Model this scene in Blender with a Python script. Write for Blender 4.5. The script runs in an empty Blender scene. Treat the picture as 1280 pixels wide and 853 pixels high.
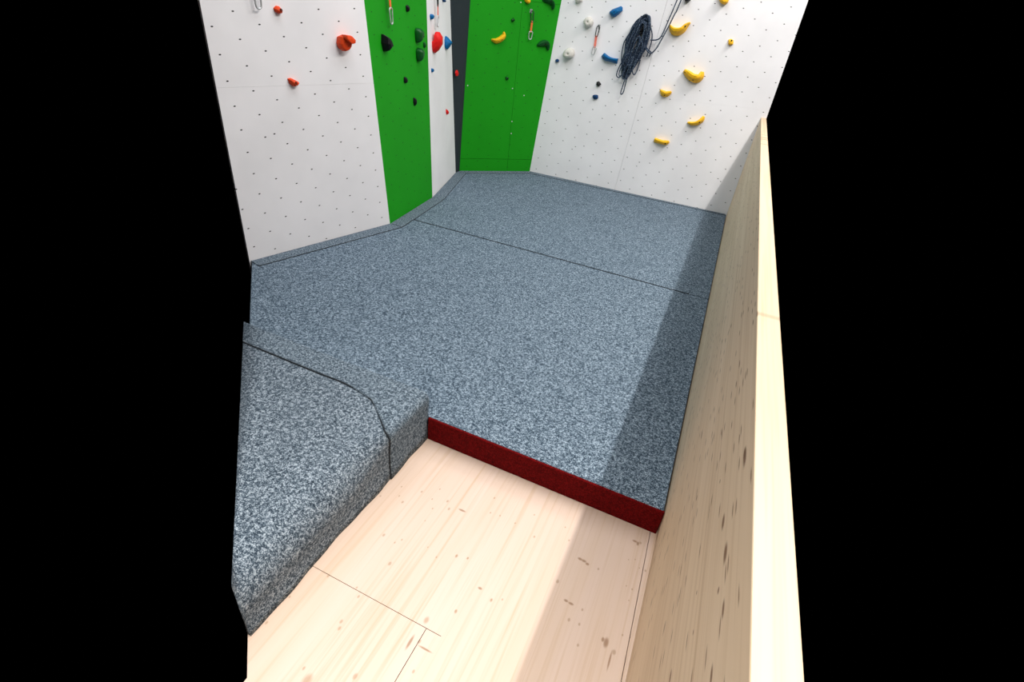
import bpy, bmesh, math, random
from mathutils import Vector, Matrix
random.seed(7)
C = bpy.context.scene.collection
R = math.radians

# ------------------------------------------------------------------ helpers
def tag(o, label=None, cat=None, group=None, kind=None):
    if label: o['label'] = label
    if cat: o['category'] = cat
    if group: o['group'] = group
    if kind: o['kind'] = kind
    return o

def mesh_obj(name, verts, faces, mat, parent=None, smooth=False, uv=None, matrix=None):
    me = bpy.data.meshes.new(name)
    me.from_pydata([tuple(v) for v in verts], [], faces)
    bm = bmesh.new(); bm.from_mesh(me)
    bmesh.ops.recalc_face_normals(bm, faces=bm.faces)
    bm.to_mesh(me); bm.free()
    if uv:
        lay = me.uv_layers.new(name='grid')
        for lp in me.loops:
            lay.data[lp.index].uv = uv(me.vertices[lp.vertex_index].co)
    me.materials.append(mat)
    for p in me.polygons: p.use_smooth = smooth
    o = bpy.data.objects.new(name, me); C.objects.link(o)
    if matrix is not None: o.matrix_world = matrix
    if parent is not None: o.parent = parent
    return o

def join(parts):
    V, F = [], []
    for v, f in parts:
        k = len(V); V += list(v); F += [tuple(i + k for i in q) for q in f]
    return V, F

def prism(poly, lo, hi):
    """poly: xy points, from z=lo to z=hi"""
    n = len(poly)
    V = [(x, y, lo) for x, y in poly] + [(x, y, hi) for x, y in poly]
    F = [tuple(range(n))[::-1], tuple(range(n, 2 * n))]
    F += [(i, (i + 1) % n, n + (i + 1) % n, n + i) for i in range(n)]
    return V, F

def bevel(o, w, seg=2, ang=40):
    m = o.modifiers.new('bevel', 'BEVEL'); m.width = w; m.segments = seg
    m.limit_method = 'ANGLE'; m.angle_limit = R(ang)
    return o

def catmull(P, n, closed=False):
    out = []; N = len(P); segs = N if closed else N - 1
    for k in range(n if closed else n + 1):
        t = k / n * segs; i = min(int(t), segs - 1); f = t - i
        def g(j):
            return Vector(P[j % N]) if closed else Vector(P[max(0, min(N - 1, j))])
        a, b, c, d = g(i - 1), g(i), g(i + 1), g(i + 2)
        out.append(.5 * ((2 * b) + (c - a) * f + (2 * a - 5 * b + 4 * c - d) * f * f + (3 * b - a - 3 * c + d) * f ** 3))
    return out

def tube(P, r, n=8, closed=False):
    P = [Vector(p) for p in P]; N = len(P); V = []; F = []
    prev = None
    for i, p in enumerate(P):
        a = P[(i - 1) % N] if closed or i > 0 else p
        b = P[(i + 1) % N] if closed or i < N - 1 else p
        t = (b - a).normalized()
        if prev is None:
            up = Vector((0, 0, 1)) if abs(t.z) < .9 else Vector((1, 0, 0))
            e = t.cross(up).normalized()
        else:
            e = (prev - t * prev.dot(t)).normalized()
        prev = e; f = t.cross(e)
        rr = r[i] if isinstance(r, (list, tuple)) else r
        V += [p + (e * math.cos(2 * math.pi * k / n) + f * math.sin(2 * math.pi * k / n)) * rr for k in range(n)]
    for i in range(N if closed else N - 1):
        j = (i + 1) % N
        F += [(i * n + k, i * n + (k + 1) % n, j * n + (k + 1) % n, j * n + k) for k in range(n)]
    if not closed:
        F += [tuple(range(n))[::-1], tuple((N - 1) * n + k for k in range(n))]
    return V, F

# ------------------------------------------------------------------ materials
class Mat:
    def __init__(s, name, rough=.5, spec=.5):
        s.m = bpy.data.materials.new(name); s.m.use_nodes = True
        s.t = s.m.node_tree; s.b = s.t.nodes['Principled BSDF']
        s.b.inputs['Roughness'].default_value = rough
        s.b.inputs['Specular IOR Level'].default_value = spec
        s._co = None
    def n(s, typ, ins=None, **props):
        nd = s.t.nodes.new('ShaderNode' + typ)
        for k, v in props.items(): setattr(nd, k, v)
        for k, v in (ins or {}).items():
            if hasattr(v, 'node'): s.t.links.new(v, nd.inputs[k])
            else: nd.inputs[k].default_value = v
        return nd
    def co(s, scale=(1, 1, 1), loc=(0, 0, 0)):
        if s._co is None: s._co = s.n('TexCoord')
        mp = s.n('Mapping', {'Vector': s._co.outputs['Object'], 'Scale': scale, 'Location': loc})
        return mp.outputs[0]
    def noise(s, vec, scale, detail=2, rough=.5, dist=0):
        return s.n('TexNoise', {'Vector': vec, 'Scale': scale, 'Detail': detail, 'Roughness': rough, 'Distortion': dist}).outputs[0]
    def rng(s, v, a, b, c=0., d=1., smooth=False):
        nd = s.n('MapRange', {0: v, 1: a, 2: b, 3: c, 4: d})
        if smooth: nd.interpolation_type = 'SMOOTHSTEP'
        return nd.outputs[0]
    def math(s, op, a, b=0.):
        return s.n('Math', {0: a, 1: b}, operation=op).outputs[0]
    def mix(s, f, a, b, mode='MIX'):
        nd = s.n('Mix', data_type='RGBA', blend_type=mode)
        for k, v in ((0, f), (6, a), (7, b)):
            if hasattr(v, 'node'): s.t.links.new(v, nd.inputs[k])
            else: nd.inputs[k].default_value = v if k == 0 else (*v, 1)
        return nd.outputs[2]
    def color(s, c):
        if hasattr(c, 'node'): s.t.links.new(c, s.b.inputs['Base Color'])
        else: s.b.inputs['Base Color'].default_value = (*c, 1)
        return s
    def bump(s, h, strength=.3, dist=.002):
        b = s.n('Bump', {'Height': h, 'Strength': strength, 'Distance': dist})
        s.t.links.new(b.outputs[0], s.b.inputs['Normal']); return s

def panel_mat(name, base, hole, rough=.65, holes=True, var=.04, extra=()):
    """painted plywood with a diagonal grid of bolt holes (grid UV: one hole at every integer pair)"""
    M = Mat(name, rough, .18)
    n1 = M.noise(M.co(), 3.0, 3)
    c = M.mix(M.rng(n1, .3, .7), tuple(x * (1 - var) for x in base), tuple(min(1, x * (1 + var)) for x in base))
    if holes:
        uv = M.n('UVMap', uv_map='grid').outputs[0]
        a = M.n('VectorMath', {0: uv, 1: (.5, .5, 0)}, operation='ADD').outputs[0]
        f = M.n('VectorMath', {0: a}, operation='FRACTION').outputs[0]
        d = M.n('VectorMath', {0: f, 1: (.5, .5, 0)}, operation='SUBTRACT').outputs[0]
        L = M.n('VectorMath', {0: d}, operation='LENGTH').outputs['Value']
        k = M.rng(L, .034, .042, 1., 0.)
        for e in extra:
            d2 = M.n('VectorMath', {0: uv, 1: (e[0], e[1], 0)}, operation='DISTANCE').outputs['Value']
            k = M.math('MAXIMUM', k, M.rng(d2, .034, .044, 1., 0.))
        c = M.mix(k, c, hole)
    M.color(c)
    M.bump(M.noise(M.co(), 160, 2), .08, .001)
    return M.m

def plain(name, col, rough=.5, metal=0, spec=.5, var=.12, scale=40, bump=.0):
    M = Mat(name, rough, spec)
    n1 = M.noise(M.co(), scale, 3)
    M.color(M.mix(M.rng(n1, .3, .7), tuple(x * (1 - var) for x in col), tuple(min(1, x * (1 + var)) for x in col)))
    M.b.inputs['Metallic'].default_value = metal
    if bump: M.bump(M.noise(M.co(), scale * 6, 3), bump, .002)
    return M.m

def carpet(name, dark, mid, light, s=1.):
    M = Mat(name, .95, .1)
    v = M.co()
    a = M.noise(v, 260 * s, 2, .6)
    b = M.noise(v, 95 * s, 2, .7)
    e = M.noise(v, 1.7, 3, .5)
    t = M.math('ADD', M.math('MULTIPLY', a, .55), M.math('MULTIPLY', b, .45))
    c = M.mix(M.rng(t, .40, .50), dark, mid)
    c = M.mix(M.rng(t, .50, .60), c, light)
    c = M.mix(M.rng(e, .3, .7, 0., .10), c, tuple(x * .8 for x in mid))
    M.color(c)
    M.bump(a, .5, .003)
    return M.m

def timber(name, pale, mid, streak, axis, knots, dash=0., seed=0., lam=None):
    """planed spruce; grain runs along world Y; axis picks the across-grain coordinate"""
    M = Mat(name, .62, .25)
    if axis == 'x': across = (7., .45, 7.)
    else: across = (.6, .45, 7.)
    v = M.co(across, (seed, seed * 2, seed))
    w = M.noise(v, 1.6, 4, .55, .35)
    w2 = M.noise(M.co((60., .9, 60.), (seed, 0, 0)), 1.0, 3, .6, .2)
    c = M.mix(M.rng(w, .35, .68), pale, mid)
    c = M.mix(M.rng(w2, .50, .72, 0., .75), c, streak)
    if lam:                                        # boards of slightly different tone
        sx = M.n('SeparateXYZ', {0: M.co()}).outputs[0 if axis == 'x' else 2]
        q = M.math('FLOOR', M.math('DIVIDE', sx, lam))
        wn = M.n('TexWhiteNoise', {'W': q}, noise_dimensions='1D').outputs[0]
        c = M.mix(M.math('MULTIPLY', wn, .22), c, streak)
    for kx, ky, rx, ry, col, st in knots:          # knots and pitch streaks, each with its own place and size
        if axis == 'x': vec = M.n('VectorMath', {0: M.co(), 1: (kx, ky, 0)}, operation='SUBTRACT').outputs[0]; sc = (1 / rx, 1 / ry, 0)
        else: vec = M.n('VectorMath', {0: M.co(), 1: (0, ky, kx)}, operation='SUBTRACT').outputs[0]; sc = (0, 1 / ry, 1 / rx)
        L = M.n('VectorMath', {0: M.n('VectorMath', {0: vec, 1: sc}, operation='MULTIPLY').outputs[0]}, operation='LENGTH').outputs['Value']
        c = M.mix(M.rng(L, .35, 1.1, st, 0., True), c, col)
    if dash:                                       # scattered short dark dashes of the grain
        vv = M.co((1., 11., 62.) if axis != 'x' else (62., 11., 1.), (seed, 3.1, seed))
        sp = M.n('SeparateXYZ', {0: vv})
        vv = M.n('CombineXYZ', {0: sp.outputs[1], 1: sp.outputs[2 if axis != 'x' else 0]}).outputs[0]
        vo = M.n('TexVoronoi', {'Vector': vv, 'Scale': 1.0, 'Randomness': 1.0}, feature='F1', voronoi_dimensions='2D')
        rnd = M.n('SeparateColor', {0: vo.outputs['Color']}).outputs[0]
        k = M.math('MULTIPLY', M.rng(vo.outputs['Distance'], .10, .24, 1., 0.), M.math('GREATER_THAN', rnd, 1 - dash))
        c = M.mix(M.math('MULTIPLY', k, .75), c, (.16, .075, .03))
    M.color(c)
    M.bump(w2, .06, .001)
    return M.m

FACETS = {
    'left': {'O': [-2.7289, 2.2128, 0.132], 'U': [0.22103, 0.97527, 0.0], 'V': [0.0, 0.0, 1.0], 'N': [0.97527, -0.22103, 0.0]},
    'lgreen': {'O': [-2.4666, 3.3702, 0.132], 'U': [-0.14347, 0.98966, 0.0], 'V': [-0.03887, -0.00564, 0.99923], 'N': [0.98889, 0.14336, 0.03928]},
    'lwhite': {'O': [-2.5954, 4.2588, 0.132], 'U': [-0.29231, 0.95632, 0.0], 'V': [-0.04242, -0.01297, 0.99902], 'N': [0.95538, 0.29202, 0.04436]},
    'back': {'O': [-2.2717, 6.0685, 0.132], 'U': [1.0, 0.0, 0.0], 'V': [0.0, 0.0, 1.0], 'N': [0.0, -1.0, 0.0]},
    'bgreen': {'O': [-2.9112, 5.3816, 0.132], 'U': [0.68142, 0.7319, 0.0], 'V': [0.03582, -0.03335, 0.9988], 'N': [0.73102, -0.6806, -0.04894]},
    'dark': {'O': [-2.9099, 5.2878, 0.132], 'U': [-0.01385, 0.9999, 0.0], 'V': [0.03468, 0.00048, 0.9994], 'N': [0.9993, 0.01384, -0.03468]},
}
EDGES = {'e1': ([-2.4666, 3.3702, 0.132], [-2.5045, 3.2028, 1.6982]), 'e2': ([-2.5954, 4.2588, 0.132], [-2.6504, 4.1906, 1.765]), 'e3': ([-2.9099, 5.2878, 0.132], [-2.9034, 5.0117, 1.8096]), 'e4': ([-2.9112, 5.3816, 0.132], [-2.8512, 5.3234, 1.8388]), 'e5': ([-2.2717, 6.0685, 0.132], [-2.1496, 6.0685, 1.9565])}
GRID = {
    'left': ([0.13525, 0.01368], [-0.00761, 0.06539], [0.1748, 0.972], 1),
    'back': ([0.13423, -0.00738], [0.00451, 0.06754], [0.1379, 0.8592], 0),
    'lgreen': ([0.13495, 0.01515], [-0.00777, 0.06628], [-0.0714, 1.507], 0),
    'bgreen': ([0.13405, -0.0019], [-0.00014, 0.0675], [0.0828, 1.68], 0),
}
EXTRA_LEFT = [[-0.704, -1.177]]
EXTRA_BACK = [[-1.603, -4.854], [1.426, -7.7], [5.023, -10.701]]
HOLDS = [
    ('orange_small_top', 'left', 'facet', [0.3861, 1.4597], [[-0.0251, 0.0056], [-0.0076, 0.0191], [0.0116, 0.0179], [0.0246, 0.0008], [0.0182, -0.0149], [-0.0019, -0.0184], [-0.0199, -0.0102]], 0.035),
    ('orange_big', 'left', 'lip', [0.8249, 1.3156], [[-0.0473, 0.0349], [-0.0137, 0.0474], [0.0275, 0.0432], [0.0498, 0.0234], [0.0486, 0.0055], [0.0284, -0.0041], [0.0229, -0.0208], [0.0063, -0.0395], [-0.0211, -0.0479], [-0.0449, -0.0348], [-0.0565, -0.0073]], 0.075),
    ('orange_small_low', 'left', 'facet', [0.4266, 1.0847], [[-0.0314, 0.0195], [-0.008, 0.023], [0.0408, 0.0021], [0.0253, -0.0155], [-0.002, -0.0244], [-0.0248, -0.0047]], 0.04),
    ('black_diamond', 'lgreen', 'facet', [0.0711, 1.3252], [[-0.0276, 0.0571], [-0.0043, 0.0538], [0.0254, 0.0457], [0.05, 0.0054], [0.0329, -0.017], [0.0166, -0.0297], [-0.0079, -0.0536], [-0.0198, -0.0422], [-0.028, -0.0205], [-0.0374, 0.001]], 0.07),
    ('black_top', 'lgreen', 'facet', [0.4654, 1.5575], [[-0.0154, 0.0157], [0.0151, 0.0238], [0.0157, 0.0002], [-0.0028, -0.0242], [-0.0127, -0.0156]], 0.03),
    ('green_upper', 'lgreen', 'smooth', [0.6394, 1.3835], [[-0.0342, 0.0427], [0.0133, 0.0522], [0.0518, 0.0333], [0.053, 0.0087], [0.0158, -0.0173], [0.0002, -0.0492], [-0.0237, -0.0496], [-0.0351, -0.0291], [-0.0411, 0.0084]], 0.06),
    ('green_lower', 'lgreen', 'smooth', [0.6441, 1.2521], [[-0.0327, 0.0292], [0.0014, 0.0447], [0.0377, 0.036], [0.0449, 0.0069], [0.0238, -0.0256], [-0.0089, -0.0573], [-0.0304, -0.0348], [-0.0357, 0.0009]], 0.06),
    ('green_tiny', 'lgreen', 'facet', [0.7669, 1.3208], [[-0.0126, 0.0172], [0.0127, 0.0212], [0.0151, -0.0042], [-0.0018, -0.0261], [-0.0134, -0.0081]], 0.025),
    ('black_mid', 'lgreen', 'facet', [0.384, 1.075], [[-0.0133, 0.02], [0.0154, 0.0211], [0.016, -0.0041], [-0.0004, -0.0255], [-0.0176, -0.0115]], 0.03),
    ('black_low', 'lgreen', 'facet', [0.5435, 0.907], [[-0.0125, 0.0279], [0.0171, 0.0261], [0.0157, -0.0108], [-0.003, -0.0379], [-0.0173, -0.0053]], 0.03),
    ('blue_ball', 'lwhite', 'smooth', [0.0696, 1.5212], [[-0.022, 0.0141], [0.0127, 0.0215], [0.0276, 0.0062], [0.0117, -0.0131], [-0.0083, -0.0203], [-0.0216, -0.0085]], 0.035),
    ('blue_top', 'lwhite', 'facet', [0.5076, 1.6628], [[-0.0236, 0.0053], [0.0139, 0.011], [0.0138, -0.0004], [-0.0041, -0.0159]], 0.035),
    ('blue_wedge', 'lwhite', 'side', [0.619, 1.3293], [[-0.0025, 0.0577], [0.0249, 0.043], [0.0642, 0.0042], [0.0394, -0.035], [0.0194, -0.0573], [-0.0004, -0.046]], 0.07),
    ('blue_tiny', 'lwhite', 'smooth', [0.0716, 1.1199], [[-0.0144, 0.0167], [0.016, 0.0101], [0.0192, -0.0079], [-0.0033, -0.0164], [-0.0174, -0.0025]], 0.025),
    ('red_small', 'lwhite', 'facet', [0.6186, 0.7163], [[-0.018, 0.0294], [0.0263, 0.0099], [0.0176, -0.0161], [-0.0049, -0.0253], [-0.021, 0.0021]], 0.03),
    ('red_crescent', 'lwhite', 'side', [0.1519, 1.3295], [[0.0271, 0.0886], [0.0585, 0.0868], [0.085, 0.051], [0.0844, -0.0021], [0.0519, -0.0503], [0.0148, -0.0776], [-0.0076, -0.0543], [-0.0175, -0.0088], [-0.0107, 0.0107], [0.0168, 0.0201], [0.0281, 0.0473]], 0.085),
    ('red_disc', 'dark', 'facet', [-0.145, 1.0569], [[-0.0212, 0.0279], [0.0138, 0.0272], [0.0351, 0.0004], [0.0214, -0.0294], [-0.014, -0.0283], [-0.0352, 0.0022]], 0.015),
    ('yellow_cut', 'bgreen', 'facet', [0.6232, 1.7782], [[-0.0465, 0.0196], [0.0152, 0.0311], [0.0274, 0.0065], [0.0263, -0.0154], [0.0075, -0.0289], [-0.0299, -0.0131]], 0.05),
    ('green_stud', 'bgreen', 'smooth', [0.479, 1.5871], [[-0.0177, 0.0044], [0.0069, 0.0162], [0.0213, 0.0018], [0.0057, -0.0153], [-0.0162, -0.0071]], 0.03),
    ('yellow_banana', 'bgreen', 'sweep', [0.3455, 1.4177], [[-0.0868, -0.0272, 0.0088], [-0.0308, -0.0349, 0.025], [0.0188, -0.0137, 0.0287], [0.0518, 0.0189, 0.0265], [0.047, 0.0568, 0.0088]], 0.06),
    ('green_claw', 'bgreen', 'sweep', [0.876, 1.7792], [[-0.0806, 0.0312, 0.0212], [-0.0315, 0.0237, 0.0255], [0.0189, 0.0118, 0.0233], [0.0427, -0.0167, 0.0156], [0.0504, -0.05, 0.0064]], 0.06),
    ('green_comma', 'bgreen', 'sweep', [0.8808, 1.3894], [[-0.0785, -0.0046, 0.0092], [-0.0359, 0.0136, 0.0284], [0.0118, 0.0256, 0.0323], [0.0443, 0.0064, 0.0231], [0.0583, -0.041, 0.0061]], 0.06),
    ('green_stud_low', 'bgreen', 'smooth', [0.4844, 1.0364], [[-0.0191, 0.0088], [-0.0003, 0.0173], [0.0157, 0.0035], [0.0112, -0.0141], [-0.0074, -0.0155]], 0.03),
    ('white_cut', 'back', 'smooth', [0.3211, 1.8368], [[-0.0344, 0.0174], [0.0198, 0.0261], [0.0349, 0.0056], [0.0291, -0.0107], [-0.0097, -0.0245], [-0.0398, -0.0138]], 0.06),
    ('white_mid', 'back', 'pocket', [0.4597, 1.6589], [[-0.0497, -0.0033], [-0.043, 0.02], [-0.0192, 0.0419], [0.0163, 0.0434], [0.051, 0.0153], [0.0504, -0.0254], [0.0191, -0.0484], [-0.0248, -0.0436]], 0.07),
    ('white_low', 'back', 'pocket', [0.2971, 1.3437], [[-0.0618, -0.0215], [-0.0518, 0.0233], [-0.01, 0.0539], [0.0416, 0.0482], [0.0623, 0.0121], [0.0524, -0.0297], [0.0074, -0.0427], [-0.0401, -0.0434]], 0.09),
    ('navy_tiny', 'back', 'facet', [0.1659, 1.2607], [[-0.0215, 0.0067], [-0.0017, 0.0189], [0.0239, 0.0101], [0.0222, -0.0079], [-0.0017, -0.0177], [-0.0212, -0.0101]], 0.03),
    ('blue_block', 'back', 'facet', [0.7357, 1.7726], [[-0.0665, -0.0041], [-0.0395, 0.02], [0.0435, 0.0549], [0.0619, 0.0445], [0.0684, 0.0166], [0.0387, -0.0165], [-0.0079, -0.0488], [-0.0357, -0.0452], [-0.0627, -0.0213]], 0.075),
    ('blue_pipe', 'back', 'sweep', [0.7658, 1.3503], [[-0.0856, 0.0281, 0.0258], [-0.056, 0.0059, 0.0304], [-0.0024, -0.0068, 0.0228], [0.0549, -0.0123, 0.0228], [0.089, -0.0149, 0.0273]], 0.08),
    ('black_nub', 'back', 'facet', [0.6868, 1.0958], [[-0.0236, 0.0171], [0.0028, 0.0262], [0.0344, 0.0005], [0.0079, -0.0293], [-0.0215, -0.0145]], 0.035),
    ('blue_ring', 'back', 'smooth', [0.6795, 0.9612], [[-0.0315, 0.0113], [-0.0007, 0.0233], [0.0266, 0.0195], [0.0332, -0.0122], [-0.0014, -0.0269], [-0.0261, -0.0149]], 0.035),
    ('black_cut', 'back', 'facet', [1.4273, 1.9325], [[-0.0371, 0.016], [0.0198, 0.0206], [0.0304, 0.0012], [0.0186, -0.0079], [-0.0071, -0.0199], [-0.0247, -0.0099]], 0.06),
    ('yellow_cut_back', 'back', 'facet', [1.7701, 1.9573], [[-0.0757, 0.0276], [0.0239, 0.0356], [0.0386, 0.0052], [0.0359, -0.0148], [0.0094, -0.0331], [-0.0321, -0.0206]], 0.07),
    ('yellow_v', 'back', 'sweep', [1.4203, 1.6998], [[-0.1075, 0.0097, 0.0104], [-0.0626, -0.0315, 0.032], [-0.0104, -0.0374, 0.0347], [0.0335, -0.0158, 0.0292], [0.0589, 0.0234, 0.0208], [0.0881, 0.0516, 0.0069]], 0.1),
    ('yellow_knob', 'back', 'facet', [1.9359, 1.6319], [[-0.0286, 0.0168], [-0.0083, 0.0274], [0.0205, 0.0178], [0.0297, -0.0152], [0.0048, -0.0264], [-0.0182, -0.0204]], 0.04),
    ('yellow_u', 'back', 'sweep', [1.6763, 1.3126], [[-0.1098, 0.0259, 0.0163], [-0.0685, 0.0008, 0.0327], [-0.0086, -0.0284, 0.0386], [0.0432, -0.0309, 0.0416], [0.0706, -0.0044, 0.0342], [0.0731, 0.037, 0.0163]], 0.1),
    ('yellow_small', 'back', 'sweep', [1.4369, 1.1132], [[-0.0622, 0.016, 0.0093], [-0.0303, -0.0086, 0.0279], [0.0023, -0.0176, 0.0287], [0.0337, -0.0041, 0.0248], [0.0565, 0.0144, 0.0101]], 0.075),
    ('yellow_hook', 'back', 'sweep', [1.8298, 0.8894], [[-0.0887, -0.0271, 0.0095], [-0.0477, -0.0309, 0.0191], [-0.0051, -0.024, 0.0215], [0.0324, -0.0012, 0.0238], [0.0509, 0.0249, 0.0246], [0.0581, 0.0583, 0.0119]], 0.075),
    ('yellow_bar', 'back', 'sweep', [1.5289, 0.6297], [[-0.0889, 0.002, 0.0252], [-0.0452, -0.0033, 0.0244], [0.0086, -0.0078, 0.0236], [0.0494, -0.0037, 0.0252], [0.0761, 0.0128, 0.0126]], 0.07),
    ('black_hook', 'back', 'facet', [1.0433, 1.6456], [[-0.029, 0.0251], [0.0056, 0.0244], [0.0271, -0.0022], [0.0141, -0.0283], [-0.0179, -0.0191]], 0.07),
]
SCREWS = [[0.03, 0.933], [0.568, 0.938], [0.724, 0.874], [0.611, 0.586], [0.62, 0.451], [0.551, 1.752]]
FLOOR_KNOTS = [[-0.827, 1.163, 0.004, 0.006], [-0.741, 1.181, 0.005, 0.0075], [-0.683, 1.229, 0.004, 0.006], [-0.808, 1.119, 0.004, 0.006], [-0.684, 1.17, 0.004, 0.006], [-0.779, 1.1, 0.006, 0.009000000000000001], [-0.624, 1.191, 0.006, 0.009000000000000001], [-0.6, 1.161, 0.006, 0.009000000000000001], [-0.658, 1.131, 0.004, 0.006], [-0.873, 1.082, 0.004, 0.006], [-0.653, 1.068, 0.003, 0.0045000000000000005], [-0.753, 0.941, 0.006, 0.009000000000000001], [-0.683, 0.956, 0.004, 0.006], [-0.699, 0.934, 0.004, 0.006], [-0.665, 0.856, 0.007, 0.0105], [-0.582, 0.975, 0.003, 0.0045000000000000005], [-0.533, 0.955, 0.004, 0.006], [-0.471, 0.993, 0.006, 0.009000000000000001], [-0.43, 1.005, 0.005, 0.0075], [-0.463, 1.299, 0.005, 0.0075], [-0.445, 1.225, 0.004, 0.006], [-0.373, 0.815, 0.006, 0.009000000000000001], [-0.285, 0.904, 0.006, 0.009000000000000001], [-0.444, 0.747, 0.01, 0.015], [-0.681, 0.62, 0.006, 0.009000000000000001], [-0.672, 0.601, 0.006, 0.009000000000000001], [-0.685, 0.71, 0.005, 0.0075], [-0.821, 0.721, 0.005, 0.0075], [-0.71, 0.732, 0.004, 0.006], [-0.541, 0.514, 0.008, 0.012], [-0.397, 0.601, 0.005, 0.0075], [-0.687, 0.465, 0.005, 0.0075], [-0.881, 0.513, 0.005, 0.0075], [-0.88, 0.607, 0.004, 0.006], [-0.656, 0.444, 0.016, 0.024], [-0.428, 0.681, 0.006, 0.009000000000000001], [-0.405, 1.231, 0.004, 0.0056], [-0.337, 1.228, 0.004, 0.0056], [-0.284, 1.302, 0.004, 0.0056], [-0.12, 1.257, 0.004, 0.0056], [-0.152, 1.307, 0.004, 0.0056], [-0.246, 1.207, 0.005, 0.006999999999999999], [-0.103, 1.076, 0.007, 0.0098], [-0.471, 0.995, 0.005, 0.006999999999999999], [-0.431, 1.005, 0.004, 0.0056], [-0.285, 0.906, 0.004, 0.0056], [-0.252, 0.924, 0.004, 0.0056], [-0.374, 0.817, 0.005, 0.006999999999999999], [0.013, 0.967, 0.005, 0.006999999999999999], [-0.023, 0.965, 0.006, 0.0084], [0.008, 1.019, 0.005, 0.006999999999999999], [0.017, 1.194, 0.005, 0.006999999999999999], [0.029, 0.901, 0.005, 0.006999999999999999], [0.154, 1.0, 0.004, 0.0056], [0.111, 1.287, 0.003, 0.0042], [0.134, 1.3, 0.003, 0.0042], [0.156, 1.272, 0.003, 0.0042], [0.179, 1.272, 0.005, 0.006999999999999999], [0.127, 1.178, 0.003, 0.0042], [0.149, 1.175, 0.004, 0.0056], [0.147, 1.128, 0.003, 0.0042], [0.141, 0.934, 0.008, 0.0112], [0.138, 1.383, 0.006, 0.0084]]
FLOOR_STREAKS = [[-0.057, 1.201, 0.011, 0.007], [-0.041, 1.2, 0.012, 0.007], [-0.026, 1.194, 0.009, 0.007], [-0.053, 1.023, 0.01, 0.006], [-0.034, 1.021, 0.012, 0.006], [0.116, 1.38, 0.012, 0.006], [0.129, 1.375, 0.006, 0.012], [0.11, 0.951, 0.01, 0.022], [0.098, 0.956, 0.006, 0.01], [0.134, 0.903, 0.004, 0.04], [-0.55, 1.18, 0.02, 0.006], [-0.338, 0.924, 0.01, 0.006], [-0.453, 0.666, 0.006, 0.03], [-0.4, 0.67, 0.03, 0.004]]
RAIL_KNOTS = [[0.735, 0.962, 0.006, 0.02], [1.005, 0.648, 0.009, 0.035], [1.033, 0.562, 0.01, 0.04], [1.105, 0.711, 0.007, 0.03], [1.01, 0.513, 0.005, 0.012], [1.042, 0.463, 0.006, 0.03], [0.736, 0.522, 0.007, 0.03], [1.01, 0.391, 0.006, 0.03], [0.867, 0.605, 0.003, 0.01], [0.877, 0.525, 0.003, 0.01], [0.286, 1.079, 0.004, 0.01], [0.89, 0.777, 0.002, 0.06], [0.956, 0.796, 0.003, 0.012], [1.017, 1.449, 0.004, 0.04], [0.568, 2.172, 0.004, 0.03], [1.107, 0.7, 0.009, 0.05], [0.668, 1.299, 0.006, 0.05], [1.034, 1.129, 0.004, 0.04], [0.838, 1.623, 0.003, 0.03], [0.548, 1.602, 0.004, 0.03], [0.802, 1.252, 0.004, 0.03], [0.923, 0.996, 0.004, 0.03], [1.009, 0.914, 0.003, 0.03], [0.822, 1.111, 0.003, 0.03], [1.126, 1.176, 0.004, 0.03], [1.019, 1.059, 0.004, 0.03], [0.359, 2.222, 0.004, 0.03]]
CAM_F, CAM_H = 614.891, 1.65
CAM_R = [[0.908397, 0.404037, 0.10756], [0.301289, -0.454193, -0.838411], [-0.289896, 0.794017, -0.53432]]
KEY, FILL, FRONT, EXPOSURE = 284, 112, 27, 0.0
GY = 'yellow holds on the white back wall'
GH = {'l': 'holds on the left white wall', 'g': 'holds on the left green panel', 'n': 'holds on the narrow white panel', 'b': 'holds on the back green panel', 'w': 'holds on the white back wall'}
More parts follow.
